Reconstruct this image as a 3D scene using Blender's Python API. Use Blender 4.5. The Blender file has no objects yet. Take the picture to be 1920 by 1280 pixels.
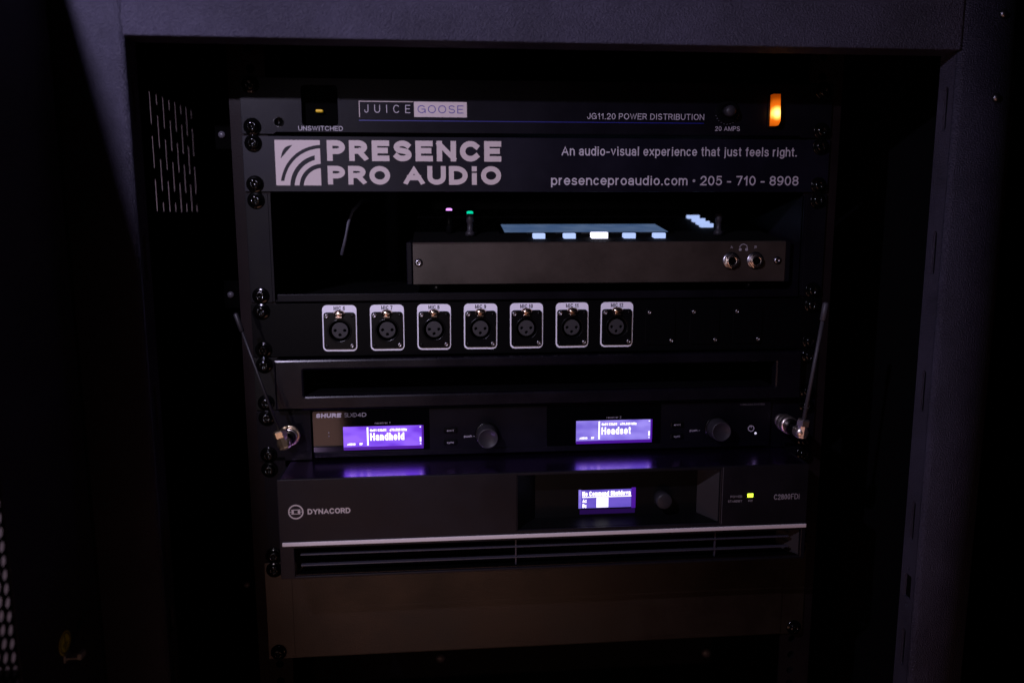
import bpy, bmesh, math, random
from mathutils import Vector, Matrix
random.seed(4)
S = 0.001                                   # the script is written in millimetres
D2R = math.radians
scene = bpy.context.scene
COL = scene.collection

# ------------------------------------------------------------------ camera
cd = bpy.data.cameras.new('camera'); cam = bpy.data.objects.new('camera', cd); COL.objects.link(cam)
cd.sensor_width = 36; cd.lens = 27.906; cd.clip_start = 0.01; cd.clip_end = 50
cam.rotation_mode = 'XYZ'
def _rz(a): return Matrix.Rotation(a, 3, 'Z')
def _rx(a): return Matrix.Rotation(a, 3, 'X')
_w = _rz(-0.0888) @ _rx(-0.1532)
_M = _w @ Matrix(((1, 0, 0), (0, 0, -1), (0, 1, 0))) @ Matrix.Rotation(0.0019, 3, 'Z').transposed()
cam.matrix_world = Matrix.Translation(Vector((-86.5, -658.5, -110.0)) * S) @ _M.to_4x4()
cd.dof.use_dof = True; cd.dof.focus_distance = 0.672; cd.dof.aperture_fstop = 3.6
scene.camera = cam

# ------------------------------------------------------------------ world and lamps
world = bpy.data.worlds.new('World'); scene.world = world; world.use_nodes = True
bg = world.node_tree.nodes['Background']
bg.inputs[0].default_value = (0.35, 0.30, 1.0, 1); bg.inputs[1].default_value = 0.0006

def lamp(name, kind, loc, energy, color, target=None):
    l = bpy.data.lights.new(name, kind); l.energy = energy; l.color = color
    o = bpy.data.objects.new(name, l); COL.objects.link(o); o.location = Vector(loc) * S
    if target is not None:
        d = (Vector(target) - Vector(loc)).normalized()
        o.rotation_euler = d.to_track_quat('-Z', 'Y').to_euler()
    return o
key = lamp('key_lamp', 'SPOT', (-367, -549, 179), 12.5, (0.76, 0.68, 1.0), (-170, 0, -90))
key.data.spot_size = D2R(100); key.data.spot_blend = 1.0; key.data.shadow_soft_size = 0.006
front = lamp('front_lamp', 'SPOT', (-430, -1300, -100), 9.5, (1.0, 0.86, 0.95), (-100, 0, -225))
front.data.spot_size = D2R(25); front.data.spot_blend = 1.0; front.data.shadow_soft_size = 0.012
warm = lamp('warm_room_lamp', 'AREA', (-700, -1600, -900), 2.2, (1.0, 0.54, 0.48), (-100, 0, -420))
warm.data.shape = 'RECTANGLE'; warm.data.size = 0.68; warm.data.size_y = 0.44

low = lamp('low_warm_fill', 'AREA', (-250, -1050, -965), 1.2, (1.0, 0.48, 0.34), (0, 0, -420))  # added low fill, warms the blank panel and lower amplifier
low.data.shape = 'RECTANGLE'; low.data.size = 1.0; low.data.size_y = 0.22
room = lamp('wall_fill', 'AREA', (-1000, -150, 0), 0.8, (0.92, 0.76, 0.92), (-800, 900, -350))  # added fill for the wall glimpsed through vent slots and door mesh
room.data.size = 0.3; room.data.spread = D2R(75)
scene.view_settings.view_transform = 'Standard'; scene.view_settings.look = 'None'
scene.view_settings.exposure = 0; scene.view_settings.gamma = 1
scene.render.resolution_x = 1024; scene.render.resolution_y = 682

# ------------------------------------------------------------------ materials
def mat(name, base, rough=0.5, metal=0.0, emit=None, estr=0.0, grain=0.0, gscale=900.0, coat=0.0, var=0.0, vscale=14.0, spec=0.5, vcol=None):
    m = bpy.data.materials.new(name); m.use_nodes = True; nt = m.node_tree
    b = nt.nodes['Principled BSDF']; N = nt.nodes.new; L = nt.links.new
    b.inputs['Base Color'].default_value = (*base, 1); b.inputs['Roughness'].default_value = rough
    b.inputs['Metallic'].default_value = metal; b.inputs['Specular IOR Level'].default_value = spec
    if coat: b.inputs['Coat Weight'].default_value = coat; b.inputs['Coat Roughness'].default_value = 0.05
    if emit: b.inputs['Emission Color'].default_value = (*emit, 1); b.inputs['Emission Strength'].default_value = estr
    geo = N('ShaderNodeNewGeometry')
    if var:                                  # soft handling marks and dust in the finish
        n = N('ShaderNodeTexNoise'); n.inputs['Scale'].default_value = vscale; n.inputs['Detail'].default_value = 8; n.inputs['Roughness'].default_value = 0.65
        L(geo.outputs['Position'], n.inputs['Vector'])
        mr = N('ShaderNodeMapRange'); mr.inputs[1].default_value = 0.35; mr.inputs[2].default_value = 0.7
        mr.inputs[3].default_value = max(rough - var, 0.03); mr.inputs[4].default_value = min(rough + var, 1)
        L(n.outputs['Fac'], mr.inputs[0]); L(mr.outputs[0], b.inputs['Roughness'])
        mx = N('ShaderNodeMix'); mx.data_type = 'RGBA'
        c2 = vcol or tuple(c * 1.5 for c in base)
        mx.inputs[6].default_value = (*[c * 0.85 for c in base], 1); mx.inputs[7].default_value = (*c2, 1)
        m2 = N('ShaderNodeMapRange'); m2.inputs[1].default_value = 0.4; m2.inputs[2].default_value = 0.72
        L(n.outputs['Fac'], m2.inputs[0]); L(m2.outputs[0], mx.inputs[0]); L(mx.outputs[2], b.inputs['Base Color'])
    if grain:
        g = N('ShaderNodeTexNoise'); g.inputs['Scale'].default_value = gscale; g.inputs['Detail'].default_value = 2
        L(geo.outputs['Position'], g.inputs['Vector'])
        bp = N('ShaderNodeBump'); bp.inputs['Strength'].default_value = grain; bp.inputs['Distance'].default_value = 0.0022 if grain > .5 else 0.0008
        L(g.outputs['Fac'], bp.inputs['Height']); L(bp.outputs[0], b.inputs['Normal'])
    return m

M = {
 'powder': mat('powder_coat_black', (0.046, 0.042, 0.070), 0.50, grain=1.0, gscale=1000, var=0.05, spec=0.5),
 'rail': mat('rail_steel_black', (0.0085, 0.0055, 0.0060), 0.48, spec=0.06, grain=0.15, var=0.1),
 'inner': mat('inner_steel_dark', (0.003, 0.003, 0.0035), 0.6, spec=0.1, grain=0.2),
 'panel': mat('satin_black_panel', (0.0034, 0.0030, 0.0052), 0.42, spec=0.09, grain=0.12, gscale=1600, var=0.08),
 'plate': mat('logo_plate_black', (0.0048, 0.0043, 0.0092), 0.42, spec=0.14, grain=0.05, gscale=1800, var=0.07),
 'matte': mat('matte_black', (0.003, 0.003, 0.0035), 0.45, spec=0.15, grain=0.1),
 'connector_panel': mat('flat_black_panel', (0.0018, 0.0018, 0.0024), 0.4, spec=0.05),
 'gloss': mat('gloss_black', (0.001, 0.001, 0.0015), 0.06, spec=0.3),
 'plastic': mat('black_plastic', (0.0025, 0.0025, 0.003), 0.25, spec=0.18),
 'knob': mat('charcoal_plastic', (0.024, 0.022, 0.026), 0.45, spec=0.3),
 'hole': mat('shade_black', (0.001, 0.001, 0.001), 0.9, spec=0.03),  # near-black colour puts shade into wells, grille floor and gaps
 'insert': mat('grey_insulator', (0.020, 0.019, 0.023), 0.6),
 'print': mat('light_print', (0.52, 0.45, 0.43), 0.6),
 'print_grey': mat('grey_print', (0.48, 0.45, 0.49), 0.6),
 'print_dim': mat('dim_grey_print', (0.30, 0.28, 0.31), 0.6),
 'print_faint': mat('faint_grey_print', (0.07, 0.065, 0.075), 0.6),
 'print_blue': mat('blue_print', (0.004, 0.006, 0.15), 0.5),
 'ink': mat('dark_ink', (0.02, 0.018, 0.05), 0.6),
 'white_label': mat('white_label', (0.88, 0.88, 0.98), 0.45),
 'screw': mat('black_zinc_screw', (0.0015, 0.0015, 0.0015), 0.14, spec=0.32),
 'steel_screw': mat('blackened_steel', (0.30, 0.29, 0.31), 0.30, metal=1.0),
 'nickel': mat('nickel', (0.85, 0.76, 0.70), 0.25, metal=1.0),
 'brass': mat('brass', (0.70, 0.55, 0.42), 0.20, metal=1.0),
 'trim': mat('brushed_trim', (0.78, 0.70, 0.69), 0.45, metal=0.0, grain=0.03),
 'amp': mat('graphite_front', (0.009, 0.0078, 0.0108), 0.38, spec=0.2, grain=0.08, gscale=1500, var=0.06),
 'amptop': mat('amp_lid_violet_glow', (0.42, 0.24, 0.70), 0.22, metal=1.0, grain=0.03, gscale=900),  # violet glow of the displays is put into the lid colour
 'bronze': mat('brown_black_panel', (0.014, 0.0085, 0.006), 0.36, spec=0.4, grain=0.14, gscale=900, var=0.08, vcol=(0.017, 0.013, 0.009)),
 'console': mat('warm_grey_metal', (0.036, 0.027, 0.022), 0.36, spec=0.35, grain=0.12, gscale=1100, var=0.06),
 'console_top': mat('console_top_black', (0.002, 0.002, 0.002), 0.8, spec=0.1),
 'whip': mat('antenna_rubber', (0.050, 0.047, 0.055), 0.5),
 'goose_ink': mat('violet_ink', (0.07, 0.05, 0.26), 0.6),
 'vent': mat('semi_gloss_black', (0.0042, 0.0034, 0.0060), 0.28, grain=0.04, spec=0.26, var=0.05),
 'antenna_metal': mat('antenna_nickel', (0.95, 0.84, 0.74), 0.36, metal=1.0),
 'antenna_gold': mat('antenna_brass', (0.95, 0.76, 0.50), 0.33, metal=1.0),
 'cheek': mat('lit_graphite', (0.034, 0.029, 0.030), 0.42, grain=0.05),  # lighter graphite: light on the recess and grille cheeks put into the colour
 'louvre': mat('lit_blade', (0.05, 0.045, 0.06), 0.35),  # lightened colour, so the blade edges look lit
 'whip_dark': mat('dark_antenna_rubber', (0.012, 0.011, 0.014), 0.5),
 'led_purple': mat('led_purple', (0.1, 0.05, 0.2), 0.4, emit=(0.75, 0.30, 1.0), estr=1.5),
 'led_green': mat('led_green', (0.0, 0.2, 0.1), 0.4, emit=(0.0, 0.75, 0.42), estr=0.9),
 'led_lime': mat('led_lime', (0.2, 0.3, 0.02), 0.4, emit=(0.70, 1.0, 0.05), estr=2.2),
 'led_white': mat('led_white', (0.5, 0.5, 0.5), 0.4, emit=(0.8, 0.75, 1.0), estr=0.7),
 'key_blue': mat('lit_key', (0.2, 0.25, 0.35), 0.4, emit=(0.42, 0.55, 0.95), estr=1.0),
 'key_white': mat('bright_key', (0.3, 0.3, 0.4), 0.4, emit=(0.80, 0.78, 1.0), estr=1.8),
 'pixel': mat('lit_pixel', (0.5, 0.5, 0.5), 0.5, emit=(0.88, 0.84, 1.0), estr=1.5),
 'yellow': mat('yellow_plastic', (0.75, 0.48, 0.03), 0.4, emit=(0.8, 0.5, 0.03), estr=0.12),
 'sticker': mat('yellow_sticker', (1.0, 0.95, 0.05), 0.5),
 'silver': mat('tinned_tab', (0.45, 0.45, 0.47), 0.5),
 'wall': mat('grey_wall_paint', (0.34, 0.30, 0.33), 0.9, grain=0.3, gscale=200, var=0.05, vscale=3),
 'unlit': mat('unlit_black', (0.0012, 0.0012, 0.0012), 1.0, spec=0.02),  # darkness of the background put into the colour
 'floor': mat('dark_carpet', (0.012, 0.010, 0.010), 0.95, spec=0.05, grain=0.6, gscale=300),
 'cable': mat('grey_cable', (0.05, 0.05, 0.068), 0.5, var=0.1, vscale=160),
 'bolt_grey': mat('dull_grey_bolt', (0.10, 0.095, 0.11), 0.25),
}

def screen_mat(name, lo, hi, strength, z0, z1):
    """backlit display: uneven backlight"""
    m = mat(name, (0.02, 0.02, 0.04), 0.3); nt = m.node_tree; b = nt.nodes['Principled BSDF']; N = nt.nodes.new; L = nt.links.new
    geo = N('ShaderNodeNewGeometry'); n = N('ShaderNodeTexNoise'); n.inputs['Scale'].default_value = 55; n.inputs['Detail'].default_value = 1
    mp = N('ShaderNodeMapping'); mp.inputs['Scale'].default_value = (1, 1, 2.2)
    L(geo.outputs['Position'], mp.inputs[0]); L(mp.outputs[0], n.inputs['Vector'])
    mr = N('ShaderNodeMapRange'); mr.inputs[1].default_value = 0.35; mr.inputs[2].default_value = 0.65; L(n.outputs['Fac'], mr.inputs[0])
    mx = N('ShaderNodeMix'); mx.data_type = 'RGBA'; mx.inputs[6].default_value = (*lo, 1); mx.inputs[7].default_value = (*hi, 1)
    L(mr.outputs[0], mx.inputs[0]); L(mx.outputs[2], b.inputs['Emission Color']); b.inputs['Emission Strength'].default_value = strength
    return m
M['screen_a'] = screen_mat('violet_display', (0.13, 0.03, 0.62), (0.25, 0.10, 0.86), 1.25, 0, 0)
M['screen_b'] = screen_mat('pale_violet_display', (0.17, 0.12, 0.62), (0.32, 0.25, 0.84), 1.1, 0, 0)
M['screen_c'] = screen_mat('indigo_display', (0.11, 0.07, 0.52), (0.16, 0.10, 0.62), 1.0, 0, 0)
M['screen_d'] = screen_mat('slate_blue_display', (0.045, 0.085, 0.18), (0.075, 0.12, 0.22), 1.0, 0, 0)
M['deep_violet'] = mat('display_edge_glow', (0.01, 0.0, 0.02), 0.3, emit=(0.07, 0.008, 0.32), estr=1.0)
M['deep_violet_dim'] = mat('display_edge_dim', (0.01, 0.0, 0.02), 0.3, emit=(0.012, 0.003, 0.05), estr=1.0)

def neon_mat():
    m = mat('amber_neon_lens', (0.5, 0.12, 0.01), 0.25); nt = m.node_tree; b = nt.nodes['Principled BSDF']; N = nt.nodes.new; L = nt.links.new
    geo = N('ShaderNodeNewGeometry'); sep = N('ShaderNodeSeparateXYZ'); L(geo.outputs['Position'], sep.inputs[0])
    cx = N('ShaderNodeMapRange')                       # bulb sits behind the middle of the lens
    vm = N('ShaderNodeVectorMath'); vm.operation = 'DISTANCE'
    vm.inputs[1].default_value = (0.1908, -0.006, -0.0245); L(geo.outputs['Position'], vm.inputs[0])
    cr = N('ShaderNodeValToRGB'); e = cr.color_ramp.elements
    e[0].position = 0.0; e[0].color = (3.5, 2.0, 0.6, 1)
    e[1].position = 1.0; e[1].color = (0.26, 0.035, 0.0, 1)
    x = cr.color_ramp.elements.new(0.26); x.color = (1.9, 0.75, 0.10, 1)
    x = cr.color_ramp.elements.new(0.42); x.color = (0.85, 0.15, 0.003, 1)
    mr = N('ShaderNodeMapRange'); mr.inputs[1].default_value = 0.0015; mr.inputs[2].default_value = 0.0135
    L(vm.outputs['Value'], mr.inputs[0]); L(mr.outputs[0], cr.inputs[0]); L(cr.outputs[0], b.inputs['Emission Color']); b.inputs['Emission Strength'].default_value = 1.0
    return m
M['neon'] = neon_mat()

# ------------------------------------------------------------------ mesh helpers (millimetres in, metres out)
class MB:
    def __init__(s): s.v = []; s.f = []; s.sm = []
    def add(s, vs, fs, smooth=False):
        n = len(s.v); s.v += [tuple(p) for p in vs]; s.f += [[i + n for i in f] for f in fs]; s.sm += [smooth] * len(fs); return s
    def box(s, x0, x1, y0, y1, z0, z1, bev=0.0, seg=2):
        if x0 > x1: x0, x1 = x1, x0
        if y0 > y1: y0, y1 = y1, y0
        if z0 > z1: z0, z1 = z1, z0
        if bev <= 0:
            vs = [(x, y, z) for x in (x0, x1) for y in (y0, y1) for z in (z0, z1)]
            return s.add(vs, [(0, 1, 3, 2), (4, 6, 7, 5), (0, 4, 5, 1), (2, 3, 7, 6), (0, 2, 6, 4), (1, 5, 7, 3)])
        bm = bmesh.new(); bmesh.ops.create_cube(bm, size=1)
        for v in bm.verts:
            v.co = Vector(((x0 + x1) / 2 + v.co.x * (x1 - x0), (y0 + y1) / 2 + v.co.y * (y1 - y0), (z0 + z1) / 2 + v.co.z * (z1 - z0)))
        bmesh.ops.bevel(bm, geom=bm.edges[:], offset=min(bev, (x1 - x0) * .49, (y1 - y0) * .49, (z1 - z0) * .49), segments=seg, affect='EDGES', profile=0.5)
        s.bm(bm); return s
    def bm(s, bm, smooth=False, mtx=None):
        bm.verts.index_update()
        s.add([(mtx @ v.co if mtx else v.co) for v in bm.verts], [[v.index for v in f.verts] for f in bm.faces], smooth); bm.free(); return s
    def lathe(s, prof, c=(0, 0, 0), axis='-y', seg=20, smooth=True, mtx=None):
        """prof: (radius, height along the axis)"""
        ax = {'-y': Matrix(((1, 0, 0), (0, 0, -1), (0, 1, 0))), 'z': Matrix.Identity(3), 'x': Matrix(((0, 0, 1), (1, 0, 0), (0, 1, 0)))}[axis] if mtx is None else mtx
        vs = []; fs = []
        for r, h in prof:
            for k in range(seg):
                a = 2 * math.pi * k / seg
                vs.append(Vector(c) + ax @ Vector((r * math.cos(a), r * math.sin(a), h)))
        for i in range(len(prof) - 1):
            for k in range(seg):
                k2 = (k + 1) % seg; fs.append((i * seg + k, i * seg + k2, (i + 1) * seg + k2, (i + 1) * seg + k))
        fs.append(tuple(range(seg - 1, -1, -1))); fs.append(tuple((len(prof) - 1) * seg + k for k in range(seg)))
        return s.add(vs, fs, smooth)
    def tube(s, pts, rad, seg=10):
        pts = [Vector(p) for p in pts]; n = len(pts); vs = []; fs = []
        rs = rad if isinstance(rad, (list, tuple)) else [rad] * n
        up = Vector((0.13, 0.31, 0.94))
        for i, p in enumerate(pts):
            t = (pts[min(i + 1, n - 1)] - pts[max(i - 1, 0)]).normalized()
            u = t.cross(up).normalized(); w = t.cross(u)
            for k in range(seg):
                a = 2 * math.pi * k / seg; vs.append(p + (u * math.cos(a) + w * math.sin(a)) * rs[i])
        for i in range(n - 1):
            for k in range(seg):
                k2 = (k + 1) % seg; fs.append((i * seg + k, i * seg + k2, (i + 1) * seg + k2, (i + 1) * seg + k))
        fs.append(tuple(range(seg - 1, -1, -1))); fs.append(tuple((n - 1) * seg + k for k in range(seg)))
        return s.add(vs, fs, True)
    def prism(s, prof, axis, a0, a1, smooth=False):
        """extrude a closed 2D profile along an axis; 'z': (x,y), 'x': (y,z)"""
        n = len(prof); f = {'z': lambda p, a: (p[0], p[1], a), 'x': lambda p, a: (a, p[0], p[1]), 'y': lambda p, a: (p[0], a, p[1])}[axis]
        vs = [f(p, a0) for p in prof] + [f(p, a1) for p in prof]
        fs = [tuple(range(n - 1, -1, -1)), tuple(range(n, 2 * n))] + [(i, (i + 1) % n, n + (i + 1) % n, n + i) for i in range(n)]
        return s.add(vs, fs, smooth)
    def mesh(s, name):
        if s.v:
            lo = [min(v[i] for v in s.v) for i in range(3)]; hi = [max(v[i] for v in s.v) for i in range(3)]
            c = [(a + b) / 2 for a, b in zip(lo, hi)]
        else: c = [0, 0, 0]
        me = bpy.data.meshes.new(name)
        me.from_pydata([((v[0] - c[0]) * S, (v[1] - c[1]) * S, (v[2] - c[2]) * S) for v in s.v], [], s.f)
        me.polygons.foreach_set('use_smooth', s.sm); me.validate(); me.update()
        bm = bmesh.new(); bm.from_mesh(me); bmesh.ops.recalc_face_normals(bm, faces=bm.faces); bm.to_mesh(me); bm.free()
        return me, Vector(c)
WORLD = {}                                     # world position (mm) of every object
def place(o, c, parent):
    WORLD[o.name] = Vector(c); COL.objects.link(o)
    if parent is not None:
        o.parent = parent; o.location = (Vector(c) - WORLD[parent.name]) * S
    else: o.location = Vector(c) * S
RESIZE = None
def build(name, mb, m, parent=None, label=None, smooth_angle=None):
    if RESIZE: mb.v = [RESIZE(*v) for v in mb.v]
    me, c = mb.mesh(name); me.materials.append(M[m] if isinstance(m, str) else m)
    o = bpy.data.objects.new(name, me); place(o, c, parent)
    if smooth_angle: me.shade_smooth() if hasattr(me, 'shade_smooth') else None
    if label: o['label'] = label
    return o
def thing(name, label, cat, loc=(0, 0, 0), group=None):
    o = bpy.data.objects.new(name, None); o.empty_display_size = 0.01; place(o, loc, None)
    o['label'] = label; o['category'] = cat
    if group: o['group'] = group
    return o
def dup(o, parent, c, label=None):
    """a copy sharing mesh data, with its own children"""
    n = o.copy(); place(n, c, parent)
    for ch in list(o.children): dup(ch, n, Vector(c) + (WORLD[ch.name] - WORLD[o.name]))
    if label: n['label'] = label
    return n

def rrect(x0, x1, z0, z1, r, n=6):
    r = min(r, (x1 - x0) / 2, (z1 - z0) / 2); pts = []
    for cx, cz, a in ((x1 - r, z1 - r, 0), (x0 + r, z1 - r, 90), (x0 + r, z0 + r, 180), (x1 - r, z0 + r, 270)):
        for k in range(n + 1):
            t = D2R(a + 90 * k / n); pts.append((cx + r * math.cos(t), cz + r * math.sin(t)))
    return pts
def circ(cx, cz, r, n=20, a=0): return [(cx + r * math.cos(a + 2 * math.pi * k / n), cz + r * math.sin(a + 2 * math.pi * k / n)) for k in range(n)]
def plate(mb, outlines, front, thick, facing='-y', bev=0.0):
    """sheet with holes: outlines (first = outer) filled by a 2D curve; front = coordinate of its front face"""
    c = bpy.data.curves.new('outline', 'CURVE'); c.dimensions = '2D'; c.fill_mode = 'BOTH'
    c.extrude = max(thick / 2 - bev, 0.0); c.bevel_depth = bev; c.bevel_resolution = 1; c.offset = -bev
    for ol in outlines:
        sp = c.splines.new('POLY'); sp.points.add(len(ol) - 1); sp.use_cyclic_u = True
        for p, q in zip(sp.points, ol): p.co = (q[0], q[1], 0, 1)
    o = bpy.data.objects.new('outline', c); dg = bpy.context.evaluated_depsgraph_get()
    me = bpy.data.meshes.new_from_object(o)
    if facing == '-y': f = lambda v: (v.x, front + thick / 2 - v.z, v.y)
    elif facing == 'x': f = lambda v: (front + v.z, v.x, v.y)
    elif facing == 'z': f = lambda v: (v.x, v.y, front - thick / 2 + v.z)
    mb.add([f(v.co) for v in me.vertices], [list(p.vertices) for p in me.polygons])
    bpy.data.objects.remove(o); bpy.data.curves.remove(c); bpy.data.meshes.remove(me)
    return mb

# ------------------------------------------------------------------ stroke lettering
def A(cx, cy, rx, ry, a0, a1, n=12): return [(cx + rx * math.cos(D2R(a0 + (a1 - a0) * k / n)), cy + ry * math.sin(D2R(a0 + (a1 - a0) * k / n))) for k in range(n + 1)]
XH = 0.72
def bowl(x0, x1, y0, y1): return A((x0 + x1) / 2, (y0 + y1) / 2, (x1 - x0) / 2, (y1 - y0) / 2, 0, 360, 20)
def dshape(y0, y1, fx=0.45, xr=1.0):
    cy = (y0 + y1) / 2; return [(0, y1), (fx, y1)] + A(fx, cy, xr - fx, (y1 - y0) / 2, 90, -90)[1:-1] + [(fx, y0), (0, y0)]
SS = A(.5, .75, .46, .25, 30, 235, 12) + A(.5, .25, .5, .25, 70, -155, 14)
sS = A(.5, .54, .44, .18, 25, 230, 10) + A(.5, .18, .5, .18, 65, -155, 12)
G = {
 'A': (.78, [[(0, 0), (.5, 1.0), (1, 0)], [(.2, .33), (.8, .33)]]),
 'B': (.62, [[(0, 0), (0, 1)], dshape(.53, 1, .5, .92), dshape(0, .53, .5, 1)]),
 'C': (.74, [A(.52, .5, .52, .5, 42, 318, 20)]),
 'D': (.70, [[(0, 0), (0, 1)], dshape(0, 1, .35)]),
 'E': (.58, [[(0, 0), (0, 1)], [(0, 1), (1, 1)], [(0, .52), (.88, .52)], [(0, 0), (1, 0)]]),
 'F': (.54, [[(0, 0), (0, 1)], [(0, 1), (1, 1)], [(0, .5), (.85, .5)]]),
 'G': (.78, [A(.5, .5, .5, .5, 42, 360, 22), [(1, .5), (.55, .5)], [(1, .5), (1, .05)]]),
 'H': (.68, [[(0, 0), (0, 1)], [(1, 0), (1, 1)], [(0, .52), (1, .52)]]),
 'I': (.10, [[(.5, 0), (.5, 1)]]),
 'J': (.46, [[(1, 1), (1, .32)] + A(.5, .32, .5, .32, 0, -180)[1:]]),
 'L': (.52, [[(0, 1), (0, 0)], [(0, 0), (1, 0)]]),
 'M': (.80, [[(0, 0), (0, 1)], [(0, 1), (.5, .02), (1, 1)], [(1, 0), (1, 1)]]),
 'N': (.68, [[(0, 0), (0, 1)], [(0, 1), (1, 0)], [(1, 0), (1, 1)]]),
 'O': (.78, [bowl(0, 1, 0, 1)]),
 'P': (.60, [[(0, 0), (0, 1)], dshape(.45, 1, .5)]),
 'R': (.64, [[(0, 0), (0, 1)], dshape(.48, 1, .5, .95), [(.55, .46), (.98, 0)]]),
 'S': (.62, [SS]),
 'T': (.64, [[(0, 1), (1, 1)], [(.5, 0), (.5, 1)]]),
 'U': (.68, [[(0, 1), (0, .38)] + A(.5, .38, .5, .38, 180, 360)[1:] + [(1, 1)]]),
 'V': (.74, [[(0, 1), (.5, 0), (1, 1)]]),
 'W': (1.06, [[(0, 1), (.26, 0), (.5, .98), (.74, 0), (1, 1)]]),
 'X': (.72, [[(0, 0), (1, 1)], [(0, 1), (1, 0)]]),
 'Y': (.72, [[(0, 1), (.5, .45), (1, 1)], [(.5, .45), (.5, 0)]]),
 'Z': (.64, [[(0, 1), (1, 1), (0, 0), (1, 0)]]),
 '0': (.56, [bowl(0, 1, 0, 1)]),
 '1': (.34, [[(.8, 0), (.8, 1)], [(.8, .98), (.1, .72)]]),
 '2': (.56, [A(.5, .70, .46, .30, 170, -38, 12) + [(0, 0)], [(0, 0), (1, 0)]]),
 '4': (.60, [[(.74, 0), (.74, 1), (0, .28), (1, .28)]]),
 '5': (.56, [[(.9, 1), (.2, 1), (.1, .5)] + A(.48, .33, .5, .33, 130, -150, 14)]),
 '6': (.56, [bowl(0, 1, 0, .62), A(.62, .40, .62, .60, 180, 62, 10)]),
 '7': (.54, [[(0, 1), (1, 1), (.36, 0)]]),
 '8': (.56, [bowl(.06, .94, .53, 1), bowl(0, 1, 0, .53)]),
 '9': (.56, [bowl(0, 1, .38, 1), A(.38, .60, .62, .60, 0, -118, 10)]),
 'a': (.50, [A(.5, .50, .45, .22, 160, 0, 8) + [(.95, 0)], A(.45, .20, .45, .20, 60, 330, 14), [(.95, .42), (.55, .40)]]),
 'b': (.52, [[(0, 0), (0, 1)], bowl(0, 1, 0, XH)]),
 'c': (.48, [A(.5, XH / 2, .5, XH / 2, 45, 315, 16)]),
 'd': (.52, [[(1, 0), (1, 1)], bowl(0, 1, 0, XH)]),
 'e': (.52, [A(.5, XH / 2, .5, XH / 2, 0, 320, 20), [(0, XH / 2), (1, XH / 2)]]),
 'f': (.28, [[(.45, 0), (.45, .8)] + A(.85, .8, .4, .2, 180, 90, 6)[1:], [(0, XH), (.95, XH)]]),
 'g': (.52, [bowl(0, 1, 0, XH), [(1, XH), (1, -.08)] + A(.5, -.08, .5, .2, 0, -150, 10)[1:]]),
 'h': (.50, [[(0, 0), (0, 1)], A(.5, .42, .5, .30, 180, 0, 10) + [(1, 0)]]),
 'i': (.10, [[(.5, 0), (.5, XH)], [(.5, .97), (.5, .99)]]),
 'j': (.16, [[(.7, XH), (.7, -.15)] + A(.2, -.15, .5, .12, 0, -80, 5)[1:], [(.7, .97), (.7, .99)]]),
 'k': (.48, [[(0, 0), (0, 1)], [(.95, XH), (0, .28)], [(.3, .42), (1, 0)]]),
 'l': (.10, [[(.5, 0), (.5, 1)]]),
 'm': (.82, [[(0, 0), (0, XH)], A(.25, .46, .25, .26, 180, 0, 10) + [(.5, 0)], A(.75, .46, .25, .26, 180, 0, 10) + [(1, 0)]]),
 'n': (.50, [[(0, 0), (0, XH)], A(.5, .42, .5, .30, 180, 0, 10) + [(1, 0)]]),
 'o': (.52, [bowl(0, 1, 0, XH)]),
 'p': (.52, [[(0, -.28), (0, XH)], bowl(0, 1, 0, XH)]),
 'r': (.28, [[(0, 0), (0, XH)], A(.8, .36, .8, .36, 165, 95, 6)]),
 's': (.46, [sS]),
 't': (.26, [[(.45, .95), (.45, .16)] + A(.85, .16, .4, .16, 180, 270, 6)[1:], [(0, XH), (.95, XH)]]),
 'u': (.50, [[(1, 0), (1, XH)], [(0, XH), (0, .3)] + A(.5, .3, .5, .30, 180, 360, 10)[1:]]),
 'v': (.50, [[(0, XH), (.5, 0), (1, XH)]]),
 'w': (.74, [[(0, XH), (.25, 0), (.5, XH * .95), (.75, 0), (1, XH)]]),
 'x': (.48, [[(0, 0), (1, XH)], [(0, XH), (1, 0)]]),
 'y': (.50, [[(0, XH), (.5, .02)], [(1, XH), (.35, -.28), (.05, -.28)]]),
 'z': (.46, [[(0, XH), (1, XH), (0, 0), (1, 0)]]),
 'q': (.52, [[(1, -.28), (1, XH)], bowl(0, 1, 0, XH)]),
 '.': (.08, [[(.5, 0), (.5, .02)]]),
 ':': (.08, [[(.5, 0), (.5, .02)], [(.5, .58), (.5, .60)]]),
 '-': (.34, [[(.05, .36), (.95, .36)]]),
 '*': (.18, [A(.5, .48, .25, .07, 0, 360, 10)]),
 ' ': (.26, []), '|': (.10, [[(.5, 0), (.5, .50)], [(.5, .985), (.5, 1.0)]]),
}
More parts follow.
